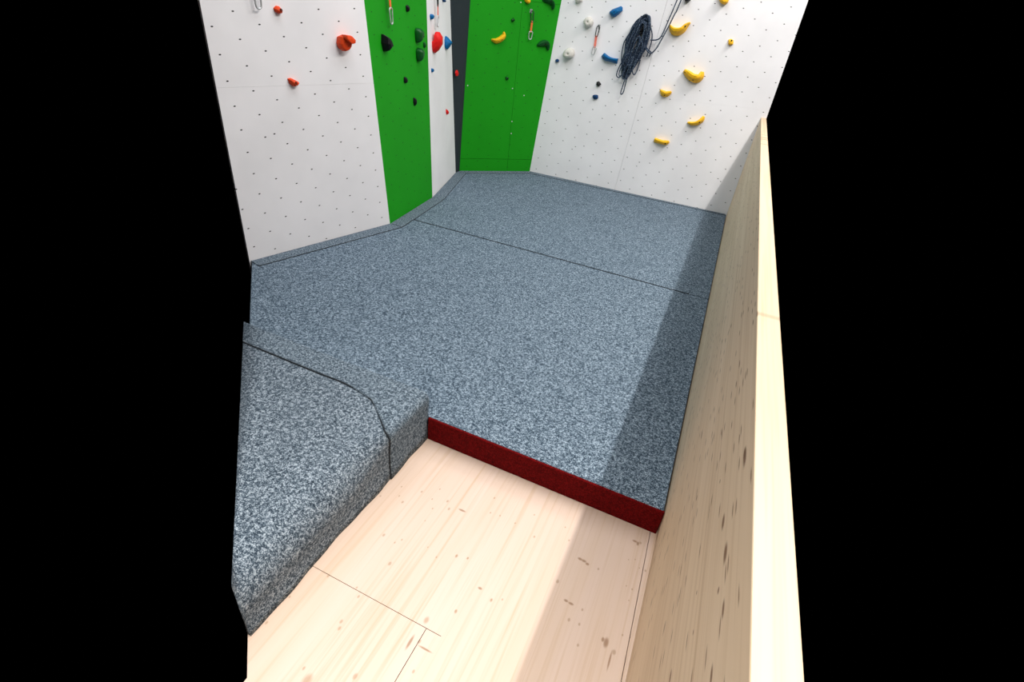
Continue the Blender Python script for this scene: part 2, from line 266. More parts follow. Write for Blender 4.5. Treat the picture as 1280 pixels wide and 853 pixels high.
HOLD_INFO = {   # key: colour, label, group, bolts (u, v, height)
    'orange_small_top': ('orange', 'small orange hold at the top of the left white wall', GH['l'], [(.004, .0, .037)]),
    'orange_big': ('orange', 'largest orange red hold, with projecting lip, on the left white wall', GH['l'], [(.0, -.006, .060)]),
    'orange_small_low': ('orange', 'small orange pointed hold low on the left white wall', GH['l'], [(.004, -.001, .042)]),
    'black_diamond': ('black', 'large black diamond shaped hold on the left green panel', GH['g'], [(.012, -.010, .072)]),
    'black_top': ('black', 'small black hold near the top of the left green panel, right of its quickdraw', GH['g'], []),
    'green_upper': ('green', 'upper of two large dark green holds on the left green panel', GH['g'], [(.010, -.005, .060)]),
    'green_lower': ('green', 'lower rounded dark green hold on the left green panel', GH['g'], []),
    'green_tiny': ('green', 'tiny dark hold between the two large dark green holds', GH['g'], []),
    'black_mid': ('black', 'small black hold in the middle of the left green panel, below the dark green pair', GH['g'], []),
    'black_low': ('black', 'lowest small black hold on the left green panel', GH['g'], []),
    'blue_ball': ('blue', 'small round blue hold beside the quickdraw on the narrow white panel', GH['n'], []),
    'blue_top': ('navy', 'small dark blue hold at the very top of the narrow white panel', GH['n'], []),
    'blue_wedge': ('blue', 'blue pointed wedge hold beside the dark corner', GH['n'], []),
    'blue_tiny': ('blue', 'tiny blue hold low on the narrow white panel, below the red crescent', GH['n'], []),
    'red_small': ('red', 'small red hold, lowest on the narrow white panel', GH['n'], []),
    'red_crescent': ('red', 'large red crescent shaped hold on the narrow white panel', GH['n'], []),
    'red_disc': ('red', 'small flat red disc on the dark corner panel', None, []),
    'yellow_cut': ('yellow', 'yellow hold at the top of the back green panel', GH['b'], []),
    'green_stud': ('green', 'small green stud above the yellow banana hold on the back green panel', GH['b'], [(.006, .004, .033)]),
    'yellow_banana': ('yellow', 'yellow banana shaped hold on the back green panel', GH['b'], [(.015, -.012, .056)]),
    'green_claw': ('green', 'dark green claw shaped hold at the top right of the back green panel', GH['b'], [(.0, .02, .056)]),
    'green_comma': ('green', 'dark green comma shaped hold near the right edge of the back green panel', GH['b'], [(.0, .02, .057)]),
    'green_stud_low': ('green', 'small green stud below the yellow banana hold on the back green panel', GH['b'], [(.004, .004, .033)]),
    'white_cut': ('white', 'off white hold at the top of the back wall', GH['w'], []),
    'white_mid': ('white', 'off white rounded hold just left of the coral quickdraw', GH['w'], [(.006, -.004, .050)]),
    'white_low': ('white', 'lowest and largest off white hold, next to the tiny dark blue one', GH['w'], [(.006, -.004, .062)]),
    'navy_tiny': ('navy', 'tiny dark blue hold beside the lowest off white hold', GH['w'], []),
    'blue_block': ('blue', 'blue block hold, upper of the two large blue holds left of the rope', GH['w'], [(.0, -.005, .077)]),
    'blue_pipe': ('blue', 'long blue bar hold with raised left end, just left of the rope', GH['w'], [(-.055, .004, .062)]),
    'black_nub': ('black', 'small black nub below the long blue hold', GH['w'], []),
    'blue_ring': ('navy', 'small blue knob below the black nub on the white wall', GH['w'], [(.004, .0, .037)]),
    'black_cut': ('black', 'black hold at the top edge of the picture, left of a yellow hold', GH['w'], []),
    'yellow_cut_back': ('yellow', 'yellow hold at the top of the white back wall', GY, []),
    'yellow_v': ('yellow', 'large yellow V shaped hold right beside the hanging rope strands', GY, [(.055, .015, .082)]),
    'yellow_knob': ('yellow', 'small yellow knob, rightmost hold on the white back wall', GY, [(.006, .012, .042)]),
    'yellow_u': ('yellow', 'large yellow U shaped hold, biggest below the V shaped one', GY, [(.01, -.045, .07), (-.09, .012, .062)]),
    'yellow_small': ('yellow', 'small yellow boat shaped hold below left of the U shaped one', GY, [(.0, -.024, .062)]),
    'yellow_hook': ('yellow', 'thin yellow hold curving up at its right end', GY, [(.035, .0, .068)]),
    'yellow_bar': ('yellow', 'straight yellow bar hold, lowest on the white back wall', GY, [(.045, -.008, .064)]),
    'black_hook': ('black', 'black hold behind the rope coil that the rope hangs on', GH['w'], []),
}


# ------------------------------------------------------------------ walls
HOLE = (.012, .011, .012)
def facet_uv(name):
    f = FACETS[name]; g = GRID.get(name)
    O, U, V = (Vector(f[k]) for k in 'OUV')
    if g is None: return lambda co: ((co - O).dot(U), (co - O).dot(V))
    (cu, cv), (ru, rv), (ou, ov), odd = g
    det = cu * rv - ru * cv
    def fn(co):
        u = (co - O).dot(U) - ou; v = (co - O).dot(V) - ov
        c = (u * rv - ru * v) / det; r = (cu * v - u * cv) / det
        return ((c + r + odd) / 2, (r - c + odd) / 2)
    return fn

def frame(name, u=0, v=0):
    f = FACETS[name]; O, U, V, N = (Vector(f[k]) for k in 'OUVN')
    p = O + U * u + V * v
    return Matrix(((U.x, V.x, N.x, p.x), (U.y, V.y, N.y, p.y), (U.z, V.z, N.z, p.z), (0, 0, 0, 1)))

def clip(poly, a, b, c):
    """keep the side a*u+b*v >= c"""
    out = []
    for i, p in enumerate(poly):
        q = poly[(i + 1) % len(poly)]
        dp = a * p[0] + b * p[1] - c; dq = a * q[0] + b * q[1] - c
        if dp >= 0: out.append(p)
        if (dp >= 0) != (dq >= 0):
            t = dp / (dp - dq); out.append((p[0] + (q[0] - p[0]) * t, p[1] + (q[1] - p[1]) * t))
    return out

def facet_wall(obj_name, fac, pts3, mat, cuts=(), thick=.018):
    """a plywood facet as solid boards with fine joints between them; pts3 are its corners in the room"""
    f = FACETS[fac]; O, U, V, N = (Vector(f[k]) for k in 'OUVN')
    polys = [[((Vector(p) - O).dot(U), (Vector(p) - O).dot(V)) for p in pts3]]
    for a, b, c, gp in cuts:
        L = math.hypot(a, b); a, b, c = a / L, b / L, c / L
        nxt = []
        for P in polys:
            for q in (clip(P, a, b, c + gp), clip(P, -a, -b, -c + gp)):
                if len(q) > 2: nxt.append(q)
        polys = nxt
    parts = []
    for P in polys:
        n = len(P)
        fr = [O + U * u + V * v for u, v in P]; bk = [p - N * thick for p in fr]
        F = [tuple(range(n)), tuple(range(n, 2 * n))[::-1]] + [(i, (i + 1) % n, n + (i + 1) % n, n + i) for i in range(n)]
        parts.append((fr + bk, F))
    v_, f_ = join(parts)
    o = mesh_obj(obj_name, v_, f_, mat, uv=facet_uv(fac))
    tag(o, kind='structure'); return o

def lift(B, T, z):
    B, T = Vector(B), Vector(T); return B + (T - B) * ((z - B.z) / (T.z - B.z))
def drop(B, T): return lift(B, T, 0.0)

def sectionX(y): return -.80 - (y - .378) * 1.068 - .012        # the built part of the hall ends here on the left

TOP = 2.6
WHITE = (.865, .855, .88)
white_l = panel_mat('white painted plywood', WHITE, HOLE, extra=EXTRA_LEFT)
white_b = panel_mat('white painted plywood back', WHITE, HOLE, extra=EXTRA_BACK)
white_n = panel_mat('white painted plywood narrow', WHITE, HOLE, holes=False)
GREEN = (.008, .295, .006)
green_m = panel_mat('green painted plywood', GREEN, (.008, .06, .008))
dark_m = panel_mat('anthracite painted plywood', (.024, .033, .039), (.02, .02, .02), holes=False)

E = {k: (lift(B, T, TOP), drop(B, T)) for k, (B, T) in EDGES.items()}
L = Vector(FACETS['left']['O']); LU = Vector(FACETS['left']['U'])
l_lo = L + LU * (-.045); l_lo.z = 0; l_hi = l_lo.copy(); l_hi.z = TOP
facet_wall('wall_left', 'left', [l_lo, E['e1'][1], E['e1'][0], l_hi], white_l, [(.018, -1, -1.0565, .0003)])
facet_wall('wall_left_green', 'lgreen', [E['e1'][1], E['e2'][1], E['e2'][0], E['e1'][0]], green_m)
facet_wall('wall_left_narrow', 'lwhite', [E['e2'][1], E['e3'][1], E['e3'][0], E['e2'][0]], white_n)
# the dark facet is twisted a little between its two neighbours, so it is two triangles
q = [E['e3'][1], E['e4'][1], E['e4'][0], E['e3'][0]]
bk = [p + Vector((-.02, 0, 0)) for p in q]
o = mesh_obj('wall_corner', q + bk, [(0, 1, 2), (0, 2, 3), (4, 6, 5), (4, 7, 6), (0, 4, 5, 1), (1, 5, 6, 2), (2, 6, 7, 3), (3, 7, 4, 0)], dark_m, uv=facet_uv('dark'))
tag(o, kind='structure')
facet_wall('wall_back_green', 'bgreen', [E['e4'][1], E['e5'][1], E['e5'][0], E['e4'][0]], green_m,
           [(0, 1, .149, .0016), (1, .0296, .6222, .0014), (.03, -1, -1.752, .001)])
facet_wall('wall_back', 'back', [E['e5'][1], (.218, 6.0685, 0), (.218, 6.0685, TOP), E['e5'][0]], white_b,
           [(1, -.0581, 1.1205, .0010), (.04, -1, -.995, .0002)])

# ------------------------------------------------------------------ floor and timber parapet
knots = [(*k, (.33, .22, .14), .62) for k in FLOOR_KNOTS] + [(*k, (.26, .15, .085), .78) for k in FLOOR_STREAKS]
floor_m = timber('spruce floor board', (.63, .500, .43), (.60, .465, .375), (.51, .365, .25), 'x', knots, lam=.21, seed=1.3)
rail_m = timber('spruce cross laminated panel', (.76, .60, .43), (.70, .535, .365), (.55, .385, .235), 'z', [(k[0], k[1], k[2] * 1.1, k[3] * .6, (.17, .08, .035), .9) for k in RAIL_KNOTS], dash=.20, seed=4.2, lam=.19)
g = .0012
def fl(poly): return prism(poly, -.03, 0)
parts = [fl([(-.81, -.6), (-.43 - g, -.6), (-.43 - g, .725 - g), (sectionX(.725), .725 - g), (-.81, .375)]),
         fl([(-.43 + g, -.6), (.2245, -.6), (.163, 1.454), (.163, 6.05), (-2.9, 6.05), (-2.9, 2.33), (sectionX(.725), .725 + g), (-.376, .725 + g), (-.376, .725 - g), (-.43 + g, .725 - g)]),
         fl([(.2245 + 2 * g, -.6), (.240, -.6), (.222, 1.454), (.222, 6.05), (.163 + 2 * g, 6.05), (.163 + 2 * g, 1.454)])]
v_, f_ = join(parts)
tag(mesh_obj('floor', v_, f_, floor_m), kind='structure')

RT, RW = 1.155, .050
V = []; n = 24
for i in range(n + 1):
    y = -.25 + (6.066 + .25) * i / n
    xb = .196 - .006 * (y - .5); xt = .167
    V += [(xb, y, 0.0), (xt, y, RT), (xt + RW, y, RT), (xt + RW, y, 0.0)]
F = [(0, 1, 2, 3), tuple(4 * n + k for k in (3, 2, 1, 0))]
for i in range(n):
    a, b = 4 * i, 4 * i + 4
    F += [(a + k, a + (k + 1) % 4, b + (k + 1) % 4, b + k) for k in range(4)]
o = mesh_obj('wall_right', V, F, rail_m); bevel(o, .003, 2, 60); tag(o, kind='structure')

# ------------------------------------------------------------------ mats
GREY = dict(dark=(.016, .029, .046), mid=(.086, .125, .170), light=(.34, .425, .51))
carpet_m = carpet('grey blue heather carpet', **GREY)
flap_m = carpet('grey blue heather carpet strip', (.020, .032, .048), (.088, .122, .158), (.33, .40, .465))
side_m = carpet('grey heather felt', (.016, .026, .040), (.088, .120, .155), (.37, .43, .49))
red_m = carpet('dark red carpet', (.05, .0004, .001), (.10, .0010, .0015), (.165, .003, .004), 1.2)
seam_shade_m = plain('dark seam shade', (.012, .017, .024), .9)  # dark colour stands in for the shade inside the seam gaps
M0 = .132
b1, b2, b3, b4, b5 = (Vector(EDGES[k][0]) for k in ('e1', 'e2', 'e3', 'e4', 'e5'))
def xy(v): return (v[0], v[1])
def on(a, b, y): t = (y - a[1]) / (b[1] - a[1]); return (a[0] + (b[0] - a[0]) * t, y)
SEAM_Y = 3.592
pw = on(b1, b2, SEAM_Y)
l0 = L + LU * (-.042)
inn = .016
FRONT_Y = 1.463
front_poly = [(sectionX(FRONT_Y), FRONT_Y), (.182, FRONT_Y), (.172, SEAM_Y - .0035), (pw[0] + inn, SEAM_Y - .0035), (b1[0] + inn, b1[1]), (l0[0] + inn, l0[1])]
back_poly = [(pw[0] + inn, SEAM_Y + .0035), (.172, SEAM_Y + .0035), (.157, 6.060), (b5[0] + .004, 6.056), (b4[0] + inn + .004, b4[1] - .004), (b3[0] + inn, b3[1]), (b2[0] + inn, b2[1])]
def mat_thing(poly, label):
    v_, f_ = prism(poly, 0.0, M0)
    o = mesh_obj('crash_mat', v_, f_, carpet_m); bevel(o, .004, 2)
    return tag(o, label, 'mat')
front_mat = mat_thing(front_poly, 'large grey carpet covered floor mat with the dark red front edge')
back_mat = mat_thing(back_poly, 'grey carpet covered floor mat against the back wall, beyond the long seam')

def offset_line(P, w):
    """polyline shifted towards the room, mitred"""
    P = [Vector((p[0], p[1])) for p in P]; out = []
    for i, p in enumerate(P):
        ns = []
        if i > 0: d = (P[i] - P[i - 1]).normalized(); ns.append(Vector((d.y, -d.x)))
        if i < len(P) - 1: d = (P[i + 1] - P[i]).normalized(); ns.append(Vector((d.y, -d.x)))
        b = sum(ns, Vector((0, 0))).normalized(); k = w[i] / max(.35, b.dot(ns[0]))
        out.append((p.x + b.x * k, p.y + b.y * k))
    return out
line = [xy(l0), xy(b1), xy(b2), xy(b3), xy(b4), xy(b5), (.152, 6.0685)]
wd = [.104, .124, .122, .118, .110, .095, .046]
inner = offset_line(line, wd)
small = offset_line(line, [.004] * 7)
pin = on(inner[1], inner[2], SEAM_Y)
def strip(par, name, quad, z0=M0 - .004, z1=M0 + .006):
    v_, f_ = prism(quad, z0, z1)
    return bevel(mesh_obj(name, v_, f_, flap_m, par), .003, 2)
def shrink(qd, k=.003):
    c = Vector((sum(p[0] for p in qd) / 4, sum(p[1] for p in qd) / 4))
    return [tuple(Vector(p) + (c - Vector(p)).normalized() * k) for p in qd]
def shade_cord(par, P, r=.0035, z=M0 + .0015):
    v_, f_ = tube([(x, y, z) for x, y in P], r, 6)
    return mesh_obj('seam', v_, f_, seam_shade_m, par)  # thin dark tube drawn where the mat edges leave a shaded gap
ps = on(small[1], small[2], SEAM_Y)
strip(front_mat, 'edge_flap', shrink([small[0], small[1], inner[1], inner[0]]))
strip(front_mat, 'edge_flap', shrink([small[1], ps, pin, inner[1]]))
strip(back_mat, 'edge_flap', shrink([ps, small[2], inner[2], pin], .002))
for i in (2, 3, 4, 5):
    strip(back_mat, 'edge_flap', shrink([small[i], small[i + 1], inner[i + 1], inner[i]]))
shade_cord(front_mat, [inner[0], inner[1], (pin[0], pin[1] - .006)])
shade_cord(front_mat, [(b1[0] + .02, b1[1]), inner[1]], .0025, M0 + .004)
shade_cord(back_mat, [(pin[0] + .001, pin[1] + .008), inner[2], inner[3], inner[4], inner[5], inner[6]], .003)
shade_cord(front_mat, [(pin[0] + .004, SEAM_Y - .00355), (pin[0] + (.03 - pin[0]) * .5, 3.5865), (.03, 3.5845)], .0042, M0 + .001)
# red carpet face along the front of the mat
v_, f_ = join([prism([(-.884, FRONT_Y - .010), (.1862, FRONT_Y - .010), (.1862, FRONT_Y + .004), (-.884, FRONT_Y + .004)], .001, M0 - .003)])
rf = bevel(mesh_obj('front_face', v_, f_, red_m, front_mat), .003, 2); rf['label'] = 'dark red carpet face'

# raised mat block at the left, carpet wrapped
H2, XS = .262, -.890
def section(y, lift_=0.0, seamrow=False):
    """profile across the block at depth y: left end on top, over the rounded edge, down to the foot"""
    t_ = min(1, max(0, (1.24 - y) / .32)); r = .040 + .090 * t_ * t_ * (3 - 2 * t_)
    xl = sectionX(y)
    wob = .0035 * math.sin(y * 13.) + .0015 * math.sin(y * 41. + 1)
    P = []
    xr = XS + lift_
    rz = min(r * 1.0, .2)
    xt = xr - r
    for k in range(7): P.append((xl + (xt - xl) * k / 6., H2 + lift_ - .004 * math.sin(k / 6. * math.pi)))
    for k in range(1, 13):
        a = k / 12. * math.pi / 2
        P.append((xt + r * math.sin(a) ** .9, H2 + lift_ - rz * (1 - math.cos(a) ** 1.0)))
    z0 = H2 + lift_ - rz
    for k in range(1, 7):
        t = k / 6.; P.append((xr + wob * t * t - .004 * math.sin(t * math.pi), z0 * (1 - t) + .002 * t))
    return P
def seam_y(x, z):
    t = min(1, max(0, (x - (XS - .235)) / .215)); t = t ** 1.15
    return 1.335 - .157 * t
ys = [.462 + (1.459 - .462) * i / 44. for i in range(45)]
V, F = [], []; n = 0
for y in ys:
    P = section(y); n = len(P)
    xl_ = min(sectionX(y), XS - .012); P = [(max(p[0], xl_ + .0002 * k), p[1]) if k < 19 else p for k, p in enumerate(P)]
    V += [(p[0], y, p[1]) for p in P]; V.append((P[0][0], y, .002))
n += 1
for i in range(len(ys) - 1):
    F += [(i * n + k, i * n + (k + 1) % n, (i + 1) * n + (k + 1) % n, (i + 1) * n + k) for k in range(n)]
F += [tuple(range(n))[::-1], tuple((len(ys) - 1) * n + k for k in range(n))]
block = mesh_obj('crash_mat', V, F, side_m, smooth=True)
tag(block, 'raised thick grey carpet mat block beside the wooden floor', 'mat')
# the wide carpet band wrapped over its back end
rows = 14; V, F = [], []
for layer in (.006, -.004):
    for j in range(rows + 1):
        s_ = j / rows
        base = section(1.45, layer)
        pts = []
        for k in range(len(base)):
            y = 1.4625
            for _ in range(3):
                pr = section(1.4625 + (y - 1.4625), layer)
                yy = seam_y(*pr[k]); y = yy + (1.4605 - yy) * s_
            pr = section(y, layer); pts.append((pr[k][0], y, max(pr[k][1], .001)))
        V += pts
m_ = len(section(1.45)); half = (rows + 1) * m_
for lay in (0, 1):
    for j in range(rows):
        for k in range(m_ - 1):
            a = lay * half + j * m_ + k; F.append((a, a + 1, a + m_ + 1, a + m_))
ring = [j * m_ for j in range(rows + 1)] + [rows * m_ + k for k in range(1, m_)] + [j * m_ + m_ - 1 for j in range(rows - 1, -1, -1)] + [k for k in range(m_ - 2, 0, -1)]
for i, a in enumerate(ring):
    b = ring[(i + 1) % len(ring)]; F.append((a, b, b + half, a + half))
band = mesh_obj('cover_band', V, F, flap_m, block, smooth=True)
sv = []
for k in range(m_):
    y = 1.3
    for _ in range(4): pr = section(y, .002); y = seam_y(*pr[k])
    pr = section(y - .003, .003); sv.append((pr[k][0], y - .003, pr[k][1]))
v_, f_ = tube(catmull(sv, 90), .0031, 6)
mesh_obj('seam', v_, f_, seam_shade_m, block, smooth=True)  # dark tube in place of the shaded gap along the band

# ------------------------------------------------------------------ climbing holds
COL = dict(orange=plain('orange red resin', (.70, .060, .010), .5, spec=.2, bump=.25), red=plain('red resin', (.70, .010, .010), .5, spec=.2, bump=.2),
           black=plain('black resin', (.004, .0045, .006), .42, spec=.25, bump=.25), green=plain('dark green resin', (.003, .080, .012), .38, spec=.3, bump=.2),
           blue=plain('blue resin', (.002, .120, .33), .5, spec=.2, bump=.2), navy=plain('dark blue resin', (.004, .045, .15), .5, spec=.2),
           yellow=plain('yellow resin', (.92, .50, .014), .5, spec=.25, bump=.2), white=plain('off white resin', (.68, .66, .61), .6, spec=.2, bump=.3))
bolt_m = plain('dark steel bolt', (.05, .05, .05), .35, 1.)
bright_m = plain('bright zinc steel', (.80, .82, .80), .4, .2)
steel_m = plain('brushed grey steel', (.52, .54, .55), .35, .45)
dark_steel = plain('dark grey anodised metal', (.06, .065, .07), .35, .8)

def ring_mesh(outline, rings, smooth_n=0, off=(0, 0)):
    """rings: (scale, height, offset factor) from the wall outwards"""
    O = [Vector((u, v)) for u, v in outline]
    if smooth_n: O = [Vector((p[0], p[1])) for p in catmull([(p.x, p.y, 0) for p in O], smooth_n, True)]
    n = len(O); V = []; F = []
    for s_, h, k in rings: V += [(p.x * s_ + off[0] * k, p.y * s_ + off[1] * k, h) for p in O]
    for j in range(len(rings) - 1):
        F += [(j * n + i, j * n + (i + 1) % n, (j + 1) * n + (i + 1) % n, (j + 1) * n + i) for i in range(n)]
    F.append(tuple(range(n))[::-1]); F.append(tuple((len(rings) - 1) * n + i for i in range(n)))
    return V, F

def bolt(parent, u, v, h, r=.008, mat=None):
    V = [(u + r * math.cos(a * math.pi / 3) * s_, v + r * math.sin(a * math.pi / 3) * s_, z) for s_, z in ((1, h - .02), (1, h), (.55, h), (.5, h - .004)) for a in range(6)]
    F = [tuple(range(6))[::-1], tuple(range(18, 24))] + [(j * 6 + i, j * 6 + (i + 1) % 6, j * 6 + 6 + (i + 1) % 6, j * 6 + 6 + i) for j in range(3) for i in range(6)]
    return mesh_obj('bolt', V, F, mat or bolt_m, parent)

def hold(fac, kind, c, pts, p, col, label, group, bolts=()):
    m = COL[col]; M_ = frame(fac, *c) @ Matrix.Translation((0, 0, -.003)); smooth = False
    if kind == 'sweep':
        P = catmull([(a, b, w) for a, b, w in pts], 14)
        sec = [(1.0, 0.0), (1.0, .70), (.70, 1.0), (.05, .92), (-.62, .50), (-1.0, 0.0)]
        V, F = [], []; n = len(sec); N = len(P)
        for i, q_ in enumerate(P):
            t = (P[min(i + 1, N - 1)] - P[max(i - 1, 0)]); t = Vector((t.x, t.y)).normalized(); nr = Vector((-t.y, t.x))
            s_ = i / (N - 1); hp = p * (.42 + .58 * math.sin(math.pi * s_) ** .7)
            for w, h in sec: V.append((q_.x + nr.x * w * q_.z, q_.y + nr.y * w * q_.z, h * hp))
        for i in range(N - 1): F += [(i * n + k, i * n + (k + 1) % n, (i + 1) * n + (k + 1) % n, (i + 1) * n + k) for k in range(n)]
        F += [tuple(range(n))[::-1], tuple((N - 1) * n + k for k in range(n))]
        o = mesh_obj('climbing_hold', V, F, m, matrix=M_)
        bevel(o, .0035, 2, 25)
    elif kind == 'side':                            # profile out of the wall, tapering along it
        wd_ = .055; V = []; F = []; n = len(pts)
        cx = sum(q_[0] for q_ in pts) / n; cy = sum(q_[1] for q_ in pts) / n
        lay = [(-1., .55), (-.7, .90), (-.25, 1.), (.25, 1.), (.7, .90), (1., .55)]
        for t_, s_ in lay: V += [(t_ * wd_, cy + (y_ - cy) * s_, max(-.012, x_ * (.35 + .65 * s_))) for x_, y_ in pts]
        for j in range(len(lay) - 1): F += [(j * n + i, j * n + (i + 1) % n, (j + 1) * n + (i + 1) % n, (j + 1) * n + i) for i in range(n)]
        F += [tuple(range(n))[::-1], tuple((len(lay) - 1) * n + i for i in range(n))]
        o = mesh_obj('climbing_hold', V, F, m, matrix=M_, smooth=True); bevel(o, .005, 2, 50)
    elif kind == 'smooth':
        rings = [(math.cos(a) ** .6 if a < 1.5 else .12, p * math.sin(a), math.sin(a)) for a in (0, .25, .5, .75, 1., 1.25, 1.45)]
        V, F = ring_mesh(pts, rings, 24, (0, .003)); o = mesh_obj('climbing_hold', V, F, m, matrix=M_, smooth=True)
    elif kind == 'pocket':
        rings = [(1, 0, 0), (1.02, .25 * p, 0), (.97, .55 * p, .3), (.82, .84 * p, .7), (.55, p, 1), (.24, 1.02 * p, 1), (.14, .94 * p, 1), (.10, .8 * p, 1)]
        V, F = ring_mesh(pts, rings, 28, (.006, -.004)); o = mesh_obj('climbing_hold', V, F, m, matrix=M_, smooth=True)
    elif kind == 'lip':
        rings = [(.88, 0, 0), (.98, .35 * p, 0), (1.0, .66 * p, .4), (.90, .80 * p, .6), (.45, .84 * p, .6)]
        V, F = ring_mesh(pts, rings, 0, (.010, .004)); o = mesh_obj('climbing_hold', V, F, m, matrix=M_); bevel(o, .004, 2, 25)
        lipo = [(-.050, .046), (-.006, .044), (.022, .023), (.019, .006), (-.003, .000), (-.030, .012), (-.052, .030)]
        lipo = [(a + .018, b + .002) for a, b in lipo]
        v_, f_ = ring_mesh(lipo, [(1, .5 * p, 0), (1.03, .95 * p, 0), (.96, 1.22 * p, 0), (.6, 1.28 * p, 0)])
        bevel(mesh_obj('lip', v_, f_, m, o), .003, 2, 25)
    else:
        off = (.35 * max(u for u, v in pts), .0) if kind == 'wedge' else (.10 * pts[2][0], -.006)
        rings = [(1, 0, 0), (.98, .30 * p, .2), (.74, .76 * p, .7), (.36, p, 1.)]
        V, F = ring_mesh(pts, rings, 0, off); o = mesh_obj('climbing_hold', V, F, m, matrix=M_); bevel(o, .002, 1, 25)
    tag(o, label, 'climbing hold', group)
    for b in bolts: bolt(o, *b)
    return o
for key, fac, kind, c, pts, p in HOLDS:
    col, label, group, bolts = HOLD_INFO[key]
    hold(fac, kind, c, pts, p, col, label, group, bolts)

for i, (u, v) in enumerate(SCREWS):
    V = [(.0062 * math.cos(a * math.pi / 5) * s_, .0062 * math.sin(a * math.pi / 5) * s_, z) for s_, z in ((1, 0), (1, .002), (.6, .005)) for a in range(10)]
    F = [tuple(range(10))[::-1], tuple(range(20, 30))] + [(j * 10 + k, j * 10 + (k + 1) % 10, j * 10 + 10 + (k + 1) % 10, j * 10 + 10 + k) for j in range(2) for k in range(10)]
    tag(mesh_obj('screw_head', V, F, bright_m, matrix=frame('bgreen', u, v)), 'tiny bright screw head on the green back panel', 'screw', 'screw heads on the green back panel')

# ------------------------------------------------------------------ quickdraws
def quickdraw(fac, pts, col, label, dark_top=True, w=.017):
    """pts: top of the upper carabiner, its lower end, end of the sling, bottom of the lower carabiner (facet metres)"""
    base = pts[0]
    M_ = frame(fac, *base)
    e = bpy.data.objects.new('quickdraw', None); C.objects.link(e); e.matrix_world = M_
    tag(e, label, 'quickdraw', 'quickdraws on the climbing walls')
    q = [Vector((u - base[0], v - base[1], 0)) for u, v in pts]
    def biner(a, b, wd, mat, r, hh, name='carabiner'):
        ax = b - a; Ln = ax.length; ax.normalize(); sd = Vector((-ax.y, ax.x, 0))
        sh = [(0., .0), (.02, .5), (.14, .95), (.35, .85), (.68, .72), (.90, .62), (.99, .25), (1., -.1), (.96, -.45), (.82, -.62), (.5, -.68), (.2, -.75), (.05, -.5)]
        P = [a + ax * (t * Ln) + sd * (s_ * wd / 2) + Vector((0, 0, hh)) for t, s_ in sh]
        v_, f_ = tube(catmull(P, 40, True), r, 8, True)
        c = mesh_obj(name, v_, f_, mat, e, smooth=True)
        g0, g1 = P[9], P[12]
        return c
    v_, f_ = prism([(-.014, .005), (.014, .005), (.012, -.03), (-.012, -.03)], 0, .003)
    mesh_obj('hanger', v_, f_, steel_m, e); bolt(e, 0, -.002, .010, .007, steel_m)
    biner(q[0] + Vector((0, -.01, 0)), q[1], .040, dark_steel if dark_top else steel_m, .0048, .030)
    a, b = q[1] - (q[1] - q[0]).normalized() * -.0, q[2]
    d = (b - a).normalized(); sd = Vector((-d.y, d.x, 0)); V = []
    a = a - d * .012; b = b + d * .010
    for t, ww in ((0, .7), (.12, 1.), (.5, .92), (.86, 1.), (1, .72)):
        p = a.lerp(b, t)
        for s1, s2 in ((-1, -1), (1, -1), (1, 1), (-1, 1)): V.append(p + sd * (s1 * w / 2 * ww) + Vector((0, 0, .030 + s2 * .003)))
    F = [(0, 1, 2, 3), (19, 18, 17, 16)] + [(j * 4 + k, j * 4 + (k + 1) % 4, j * 4 + 4 + (k + 1) % 4, j * 4 + 4 + k) for j in range(4) for k in range(4)]
    bevel(mesh_obj('sling', V, F, col, e), .0012, 2)
    biner(q[2], q[3], .050, steel_m, .0050, .030)
    return e
sl_orange = plain('orange webbing', (.78, .16, .03), .8, bump=.2)
sl_pink = plain('coral webbing', (.80, .19, .14), .8, bump=.2)
sl_black = plain('black webbing', (.03, .028, .03), .8, bump=.2)
quickdraw('left', [(.2420, 1.78), (.2445, 1.668), (.2550, 1.555), (.2570, 1.455)], sl_black, 'quickdraw hanging at the top left edge of the white wall')
quickdraw('lgreen', [(.125, 1.86), (.132, 1.75), (.1462, 1.545), (.1563, 1.4457)], sl_orange, 'quickdraw with orange sling on the left green panel', w=.026)
quickdraw('lwhite', [(.2018, 1.70), (.2103, 1.605), (.2095, 1.535), (.1900, 1.4555)], sl_pink, 'quickdraw with coral sling on the narrow white panel', w=.022)
quickdraw('bgreen', [(.6792, 1.7027), (.6937, 1.5937), (.6934, 1.5098), (.6941, 1.4357)], sl_orange, 'quickdraw with orange sling on the back green panel', w=.022)
quickdraw('back', [(.5824, 1.6417), (.5776, 1.5326), (.5813, 1.4407), (.5715, 1.3644)], sl_pink, 'quickdraw with coral sling on the white back wall', w=.026)

